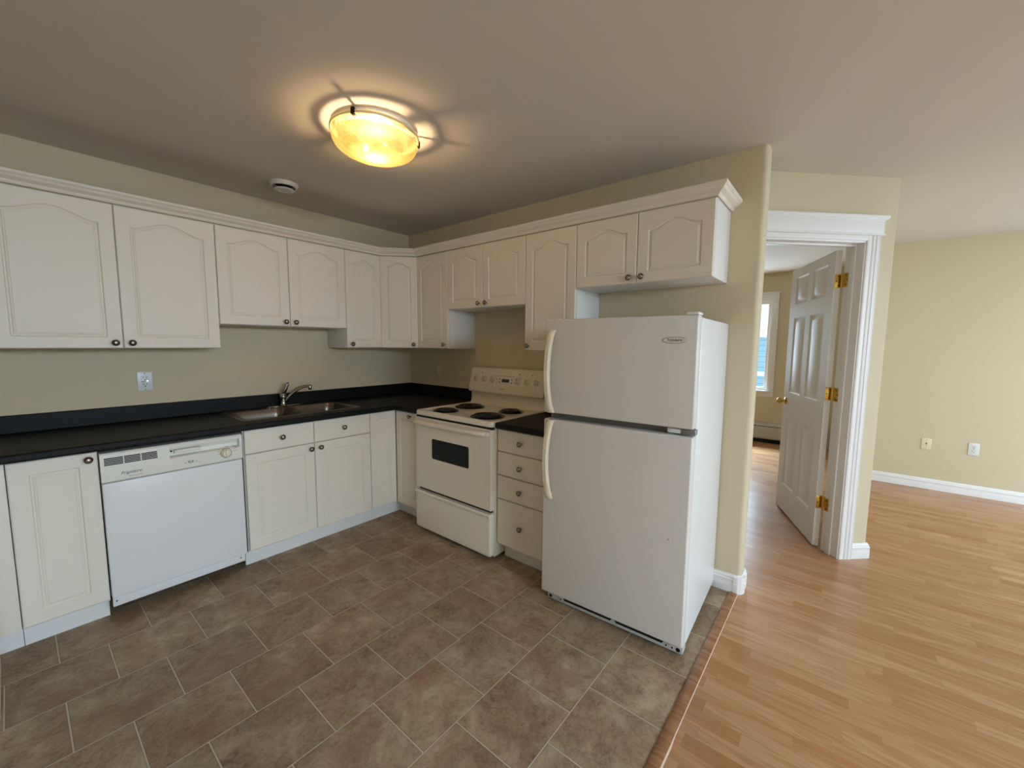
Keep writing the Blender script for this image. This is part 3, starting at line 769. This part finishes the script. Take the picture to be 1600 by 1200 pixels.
# ================================================================== RANGE
W = .764
rg = thing('range', 'white electric coil stove with black oven window', 'stove', (0, -.926, 0), -pi/2)
MB().box(.004, W-.004, -.625, -.03, .022, .882, .003).build('body', M['range'], rg)
for x in (.05, W-.05):
    for y in (-.58, -.08): MB().lathe([(0, .001), (.018, .001), (.018, .022), (0, .022)], 12, Matrix.Translation((x, y, 0))).build('leveling_foot', M['dark'], rg)
mb = MB(); rings = []
for ins, z in ((.002, .882), (0, .888), (0, .908), (.004, .915), (.010, .9175), (.024, .9175), (.034, .9085), (.06, .9065)):
    rings.append([(x, y, z) for x, y in rrect(ins, W-ins, -.658+ins, -.075-ins*.2, max(.004, .022-ins*.2), 5)])
mb.loft(rings); ck = mb.build('cooktop', M['range'], rg, smooth=40)
for (bx_, by_, rc) in ((.184, -.522, .076), (.176, -.263, .098), (.569, -.488, .100), (.571, -.236, .076)):
    rp = rc+.016
    b0 = MB().lathe([(0, .9078), (rc*.7, .9078), (rc, .9085), (rp-.004, .9125), (rp, .9130), (rp+.002, .9095)], 40, Matrix.Translation((bx_, by_, 0))).build('burner', M['black'], rg)
    cpts = []
    turns = 4 if rc < .09 else 5
    for k in range(turns*22+1):
        a = 2*pi*k/22; q = .018+(rc-.018)*k/(turns*22); cpts.append((bx_+q*cos(a), by_+q*sin(a), .9190))
    mb = MB(); mb.tube(cpts, .0058, 8)
    for a in (.5, 2.6, 4.7): mb.box(0, rc, -.0015, .0015, .909, .9145, mx=Matrix.Translation((bx_, by_, 0)) @ Matrix.Rotation(a, 4, 'Z'))
    mb.build('heating_coil', M['coil'], b0)
# backguard
mb = MB(); mb.loft([[(x, y, z) for y, z in ((-.020, .900), (-.020, 1.02), (-.078, 1.02), (-.070, .985), (-.074, .935), (-.085, .912), (-.085, .900))] for x in (.004, W-.004)])
mb.build('riser', M['range'], rg, smooth=30)
mb = MB(); BGP = [(-.018, 1.012), (-.018, 1.200), (-.024, 1.208), (-.046, 1.210), (-.054, 1.206), (-.059, 1.196), (-.0635, 1.186), (-.108, 1.022), (-.106, 1.014), (-.098, 1.010)]
def bgring(x, s_=1): 
    cy, cz = -.06, 1.11
    return [(x, cy+(y-cy)*s_, cz+(z-cz)*s_) for y, z in BGP]
mb.loft([bgring(0, .93), bgring(.006, 1), bgring(W-.006, 1), bgring(W, .93)])
bk = mb.build('backguard', M['range'], rg, smooth=30)
# frame on the tilted face: origin at z=1.116
ta = math.atan2(.1085-.0635, 1.186-1.022)
yf = lambda z: -.0635 - (1.186-z)*(.108-.0635)/(1.186-1.022)
def face(x, z, dn=0): 
    n = Vector((0, -cos(ta), sin(ta)))
    return Matrix.Translation(Vector((x, yf(z), z)) + n*dn) @ Matrix.Rotation(-ta, 4, 'X') @ RX
for x in (.072, .165, .251, .509, .599, .686):
    kn = MB().lathe([(.0245, 0), (.0245, .004), (.021, .006), (.019, .018), (.0165, .020), (0, .020)], 28, face(x, 1.116)).build('control_knob', M['range'], bk)
    g_ = MB().box(-.0045, .0045, -.0205, .0205, .014, .027, .002, mx=face(x, 1.116)).build('knob_grip', M['grip'], kn)
fr = MB()
for x0, x1, z0, z1 in ((.296, .470, .034, .0365), (.296, .2985, -.034, .034)):
    fr.box(x0-.383, x1-.383, z0, z1, .0001, .0007, mx=face(.383, 1.116))
fr.build('display_outline', M['text'], bk, smooth=0)
MB().box(-.036, .036, -.013, .013, .0001, .0015, mx=face(.387, 1.116)).build('clock_display', M['led'], bk, smooth=0)
def mark(a0, a1, b0, b1, mx): MB().box(a0, a1, b0, b1, .0001, .0008, mx=mx).build('printed_mark', M['text'], bk, smooth=0)
for x in (.325, .449):
    for z in (.010, -.014): mark(-.006, .006, z-.0045, z+.0045, face(x, 1.116))
for kx in (.072, .165, .599, .686): mark(-.003, .003, -.052, -.046, face(kx, 1.116))
for kx in (.251, .509):
    for k in range(9): mark(-.0012, .0012, .031, .038, face(kx, 1.116) @ Matrix.Rotation(-.6*pi+1.2*pi*k/8, 4, 'Z'))
for x in (.125, .520, .640): MB().lathe([(0, .002), (.0042, .0015), (.0042, 0)], 10, face(x, 1.170)).build('indicator_light', M['black'], bk)
text_part('brand_lettering', 'Frigidaire', .017, bk, M['textred'], .340, yf(1.050)-.0012, 1.046, shear=.3, normal=Matrix.Rotation(-ta, 4, 'X') @ RX)
# oven door with window and bar handle
od = thing('oven_door', '', ''); bpy.data.objects.remove(od)
mb = MB(); bm = mb.bm
wx0, wx1, wz0, wz1 = .184, .560, .577, .725
outer_ = rrect(.004, W-.004, .336, .866, .010, 6); inner_ = rrect(wx0, wx1, wz0, wz1, .014, 6)
n_ = len(outer_)
V0 = [bm.verts.new((x, -.628, z)) for x, z in outer_]; V1 = [bm.verts.new((x, -.654, z)) for x, z in outer_]
c0 = ((.004+W-.004)/2, .601)
V2 = [bm.verts.new((c0[0]+(x-c0[0])*.984, -.660, c0[1]+(z-c0[1])*.978)) for x, z in outer_]
V3 = [bm.verts.new((x, -.660, z)) for x, z in inner_]; V4 = [bm.verts.new((x, -.655, z)) for x, z in inner_]
for A_, B_ in ((V0, V1), (V1, V2), (V2, V3), (V3, V4)):
    for i in range(n_): bm.faces.new((A_[i], A_[(i+1) % n_], B_[(i+1) % n_], B_[i]))
bm.faces.new(V0[::-1]); bm.faces.new(V4)
od = mb.build('oven_door', M['range'], rg, smooth=18)
mb = MB(); mb.loft([[(x, -.6552, z) for x, z in rrect(wx0+.001, wx1-.001, wz0+.001, wz1-.001, .013)], [(x, -.6585, z) for x, z in rrect(wx0+.001, wx1-.001, wz0+.001, wz1-.001, .013)]])
mb.build('oven_window', M['glass_black'], od)
mb = MB(); pts_ = []
rings = []
for k in range(33):
    t = k/32; x = .008+(.744-.008)*t; yb = -.668-.044*min(1, sin(pi*t)**.30*1.10)
    hh = .0165 if 0 < k < 32 else .012
    rings.append([(x, yb+dy, .838+dz) for dy, dz in ((.006, -hh), (-.004, -hh*.85), (-.011, -hh*.2), (-.011, hh*.4), (-.004, hh*.95), (.006, hh), (.010, 0))])
mb.loft(rings)
for x in (.014, .738): mb.box(x-.010, x+.010, -.690, -.6603, .828, .848, .003)
mb.build('oven_handle', M['range'], od, smooth=50)
mb = MB()
mb.loft([[(x, y, z) for x, z in rrect(.004+i_, W-.004-i_, .030+i_, .318-i_*.5, .016, 5)] for y, i_ in ((-.628, 0), (-.658, 0), (-.668, .006), (-.670, .014))])
sd = mb.build('storage_drawer', M['range'], rg, smooth=40)
mb = MB(); mb.loft([[(x, y, z) for y, z in ((-.668, .290), (-.676, .295), (-.677, .309), (-.670, .318), (-.655, .318), (-.655, .290))] for x in (.008, W-.008)])
mb.build('drawer_lip', M['range'], sd, smooth=30)
MB().box(.006, W-.006, -.650, -.6265, .8665, .8815).build('shadow_gap', M['dark'], rg, smooth=0)
MB().box(.02, W-.02, -.640, -.6265, .318, .336).build('shadow_gap', M['dark'], rg, smooth=0)

# ================================================================== REFRIGERATOR
W = .744; FA = math.atan2(-.742, .035)
ro = Vector((-.762, -2.152, 0))
fr_ = thing('refrigerator', 'white top-freezer refrigerator standing against the right wall', 'refrigerator', ro, FA)
MB().box(.002, W-.002, .076, .722, .030, 1.527, .008, 3).build('cabinet', M['appl'], fr_)
MB().box(.010, W-.010, .063, .078, .055, 1.52).build('door_gasket', M['grey'], fr_, smooth=0)
def fdoor(z0, z1):
    return MB().box(0, W, 0, .062, z0, z1, .009, 4)
fz = fdoor(1.049, 1.533).build('freezer_door', M['fridge'], fr_)
fd = fdoor(.054, 1.015).build('fridge_door', M['fridge'], fr_)
def bow(z0, z1, parent):
    mb = MB(); rings = []; N = 28
    for k in range(N+1):
        t = k/N; z = z0+(z1-z0)*t
        out_ = .006+.040*(sin(pi*t)**.55)
        wd = .0195-.004*sin(pi*t); th = .012
        x = .046-.006*sin(pi*t)
        rings.append([(x+a*wd, -out_+b*th, z) for a, b in ((-1, .8), (-1, -.1), (-.6, -.8), (.6, -.8), (1, -.1), (1, .8))])
    mb.loft(rings)
    for z, sg in ((z0, 1), (z1, -1)): mb.box(.032, .060, -.014, .001, z-.001 if sg > 0 else z-.030, z+.030 if sg > 0 else z+.001, .004)
    return mb.build('door_handle', M['bisque'], parent, smooth=50)
bow(1.052, 1.478, fz)['label'] = 'cream bow handle'; bow(.590, 1.012, fd)['label'] = 'cream bow handle'
bd = MB(); bd.lathe([(0, .0022), (.86, .0022), (.93, .0030), (1, .0015), (1, 0)], 48)
bmesh.ops.transform(bd.bm, matrix=Matrix.Translation((.651, -.0002, 1.428)) @ RX @ Matrix.Diagonal((.050, .0125, 1, 1)), verts=bd.bm.verts)
bdo = bd.build('brand_badge', M['plate'], fz); 
text_part('brand_lettering', 'Frigidaire', .0165, fz, M['textgold'], .651, -.0026, 1.4235, align='CENTER', bold=.0002)
el = MB(); pts_ = [(.651+.0515*cos(2*pi*k/48), -.0012, 1.428+.0140*sin(2*pi*k/48)) for k in range(49)]
el.tube(pts_, .0008, 6, False); el.build('badge_rim', mat('pale_gold_rim', srgb(176, 166, 136), .4), fz)
MB().lathe([(0, .003), (.003, .0025), (.006, 0)], 12, Matrix.Translation((.668, 0, .545)) @ RX).build('dent_mark', M['bisque'], fd)
MB().box(.690, W+.004, .020, .066, 1.020, 1.044, .004).build('middle_hinge', M['greymetal'], fr_)
MB().box(.630, .690, .024, .050, 1.022, 1.042, .003).build('hinge_cover', M['plate'], fr_)
MB().box(.690, W-.004, .012, .090, 1.5335, 1.5465, .004).build('top_hinge_cover', M['plate'], fr_)
MB().box(.016, .070, .015, .050, 1.5332, 1.537, .001).build('top_trim', M['bisque'], fr_)
gr = MB().box(.030, W-.002, .026, .0755, .010, .0525, .003).build('base_grille', M['grille'], fr_)
for x0, x1 in ((.135, .395), (.425, .650)):
    gb = MB(); gb.loft([[(x0, yy, .027), (x1, yy, .027), (x1+.014, yy, .051), (x0-.014, yy, .051)] for i, yy in ((0, .0252), (0, .0261))])
    gb.build('grille_slot', M['dark'], gr, smooth=0)
for x, rr in ((.048, .009), (W-.022, .010), (.110, .004), (W-.075, .004), (W-.048, .004)):
    MB().lathe([(0, .0012), (rr, .0010), (rr, 0)], 14, Matrix.Translation((x, .026, .026)) @ RX).build('grille_hole', M['black'], gr)
for x in (.06, W-.06):
    for y in (.12, .66): MB().lathe([(0, .0005), (.016, .0005), (.016, .030), (0, .030)], 12, Matrix.Translation((x, y, 0))).build('roller', M['dark'], fr_)

# ================================================================== CEILING LIGHT AND VENT
LX, LY = -1.335, -1.535
cl = thing('ceiling_light', 'round amber glass bowl ceiling light, lit, in the middle of the kitchen ceiling', 'lamp', (LX, LY, H))
T0 = Matrix.Rotation(.034, 4, 'Y') @ Matrix.Rotation(.010, 4, 'X')      # the bowl hangs slightly askew
MB().lathe([(0, -.0005), (.181, -.0005), (.182, -.010), (.178, -.0125), (0, -.0125)], 64).build('canopy', M['plate'], cl)
RB = .2035
fl = MB().lathe([(RB-.001, -.040), (RB-.002, -.052), (RB-.006, -.0655)], 72, T0).build('clear_band', M['band'], cl, smooth=60)
prof = []
for k in range(0, 15):
    a = (pi/2)*k/14; prof.append(((RB-.006)*cos(a)**.88, -.0655-.077*sin(a)))
prof[-1] = (0, -.1425)
bw = MB().lathe(prof, 72, T0).build('glass_bowl', M['bowl'], cl, smooth=60)
MB().lathe([(RB-.010, -.0285), (RB+.002, -.0285), (RB+.003, -.032), (RB+.003, -.037), (RB-.001, -.0402), (RB-.008, -.0402), (RB-.010, -.0285)], 72, T0).build('rim', mat('frosted_rim_glass', srgb(238, 216, 170), .3), bw)
for a in (radians(-149), radians(-29), radians(91)):
    mx = T0 @ Matrix.Rotation(a, 4, 'Z')
    cb = MB()
    cb.box(RB-.012, RB+.008, -.009, .009, -.049, -.045, .001, mx=mx); cb.box(RB+.004, RB+.009, -.009, .009, -.049, -.020, .001, mx=mx)
    cb.box(.165, RB+.009, -.006, .006, -.023, -.019, .001, mx=mx); cb.box(.165, .171, -.006, .006, -.023, -.010, .001, mx=mx)
    cb.build('clip', M['bronze'], cl)
for sg in (1, -1):
    mx = Matrix.Rotation(radians(107), 4, 'Z') @ Matrix.Translation((0, 0, -.078)) @ Matrix.Rotation(sg*pi/2, 4, 'Y')
    MB().lathe([(0, .048), (.008, .050), (.017, .060), (.019, .072), (.015, .086), (.011, .100), (.011, .125), (0, .125)], 20, mx).build('bulb', M['bulb'], cl)
l = bpy.data.lights.new('bulb_light', 'POINT'); l.energy = 8.2; l.color = (1, .74, .43); l.shadow_soft_size = .018
o = bpy.data.objects.new('bulb_light', l); COL.objects.link(o); o.location = (LX, LY, H-.110)

vt = thing('ceiling_vent', 'small round white exhaust vent in the ceiling near the wall cabinets', 'vent', (-1.315, -.44, H))
T1 = Matrix.Translation((-1.315, -.44, H)); OF = (-1.315, -.44, H)
MB().lathe([(.060, -.004), (.064, -.020), (.070, -.025), (.077, -.023), (.084, -.010), (.086, -.0005), (.058, -.0005)], 48, T1).build('collar', M['plate'], vt, off=OF)
MB().lathe([(0, -.002), (.060, -.002), (.060, -.005), (.030, -.006), (.030, -.030), (0, -.030)], 32, T1).build('throat', M['dark'], vt, off=OF)
MB().lathe([(.030, -.034), (.056, -.036), (.060, -.039), (.058, -.043), (.050, -.046), (.036, -.046), (.032, -.043), (0, -.043), ], 48, T1).build('disc', M['plate'], vt, off=OF)

# ================================================================== OUTLETS AND PLATES
def slots(mb, cx, cz, y, s=1):
    mb.box(cx-.0085, cx-.0060, y-.0006, y+.0006, cz-.001, cz+.009); mb.box(cx+.0060, cx+.0085, y-.0006, y+.0006, cz, cz+.008)
    mb.lathe([(0, .0006), (.0033, .0005), (.0033, -.0005)], 12, Matrix.Translation((cx, y, cz-.0095)) @ RX)
OG = 'white wall outlets'
def outlet(label, loc, rot, decora):
    o = thing('wall_outlet', label, 'outlet', loc, rot, OG)
    MB().box(-.0365, .0365, -.006, -.0005, -.0585, .0585, .003, 3).build('cover_plate', M['plate'], o)
    if decora:
        f = MB().box(-.0170, .0170, -.0085, -.0055, -.034, .034, .0015).build('receptacle', M['plate'], o)
        sl = MB(); slots(sl, 0, .020, -.0086); slots(sl, 0, -.020, -.0086)
        sl.box(-.017, -.002, -.0089, -.0084, -.0015, .0015); sl.build('slots', M['dark'], f, smooth=0)
        MB().lathe([(0, .0012), (.0025, .0008), (.0028, 0)], 10, Matrix.Translation((.0118, -.0085, .002)) @ RX).build('indicator_light', emit('outlet_indicator', (.9, 1, .95, 1), 4), f)
    else:
        for cz in (.0195, -.0195):
            f = MB().lathe([(0, .0025), (.0160, .0025), (.0172, .0010), (.0172, 0)], 28, Matrix.Translation((0, -.0058, cz)) @ RX).build('receptacle', M['plate'], o)
            sl = MB(); slots(sl, 0, cz+.001, -.0085); sl.build('slots', M['dark'], f, smooth=0)
    for cz in ((.050, -.050) if decora else (0,)): MB().lathe([(0, .0008), (.003, .0006), (.0032, 0)], 10, Matrix.Translation((0, -.006, cz)) @ RX).build('plate_screw', M['grey'], o)
    return o
outlet('white rectangular outlet with a tiny indicator light on the wall above the dishwasher', (-2.0105, 0, 1.154), 0, True)
outlet('white duplex outlet low on the living room wall, right of the ivory cable plate', (3.18, -4.366, .449), -pi/2, False)
o = thing('switch_plate', 'cream light switch plate on the wall in the corner left of the stove', 'switch', (0, -.4375, 1.148), -pi/2)
MB().box(-.036, .036, -.006, -.0005, -.052, .052, .003, 3).build('cover_plate', M['ivory'], o)
MB().box(-.015, .015, -.009, -.0055, -.032, .032, .002).build('rocker', M['ivory'], o)
o = thing('cable_plate', 'ivory cable jack plate low on the living room wall, left of the white outlet', 'cable plate', (3.18, -4.048, .450), -pi/2)
MB().box(-.0365, .0365, -.006, -.0005, -.0565, .0565, .003, 3).build('cover_plate', M['ivory'], o)
MB().lathe([(0, .009), (.0035, .009), (.0042, .008), (.0048, .001), (.008, .001), (.008, 0)], 14, Matrix.Translation((0, -.006, .006)) @ RX).build('cable_jack', M['greymetal'], o)
for cz in (.040, -.012, -.040): MB().lathe([(0, .0012), (.0032, .001), (.0034, 0)], 10, Matrix.Translation((0, -.006, cz)) @ RX).build('plate_screw', M['grey'], o)

# ================================================================== BEDROOM HEATER, HOUSE ACROSS THE YARD
hb_ = thing('baseboard_heater', 'long cream baseboard heater below the bedroom window', 'heater', (BX, -1.9, 0))
OF = (BX, -1.9, 0)
mb = MB(); mb.loft([[(BX-o_, y, z) for o_, z in ((.002, .055), (.002, .285), (.030, .285), (.062, .262), (.066, .250), (.066, .070), (.058, .055))] for y in (-3.2, -.7)])
hc = mb.build('cover', M['heater'], hb_, off=OF, smooth=20)
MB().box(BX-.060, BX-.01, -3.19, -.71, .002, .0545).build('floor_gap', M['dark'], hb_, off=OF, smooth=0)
MB().box(BX-.0672, BX-.0655, -3.19, -.71, .236, .243).build('louvre_slot', M['dark'], hc, off=OF, smooth=0)

hs = thing('house', 'blue-grey sided house seen through the bedroom window', 'house', (16, -3, -3))
OF = (16, -3, -3)
MB().box(15, 21, -12, 6, -3, 1.72).build('wall', M['siding'], hs, off=OF, smooth=0)
MB().box(14.8, 21.2, -12.2, 6.2, 1.72, 1.80).build('eave', M['trim'], hs, off=OF, smooth=0)
MB().box(14.94, 15.0, -12, 6, .30, .46).build('band_board', M['trim'], hs, off=OF, smooth=0)
for y in (-4.4, -1.6):
    w_ = MB().box(14.95, 15.0, y-.5, y+.5, -1.1, .2).build('house_window', M['trim'], hs, off=OF, smooth=0)
    MB().box(14.94, 14.952, y-.42, y+.42, -1.02, .12).build('house_pane', M['glass_black'], w_, off=OF, smooth=0)
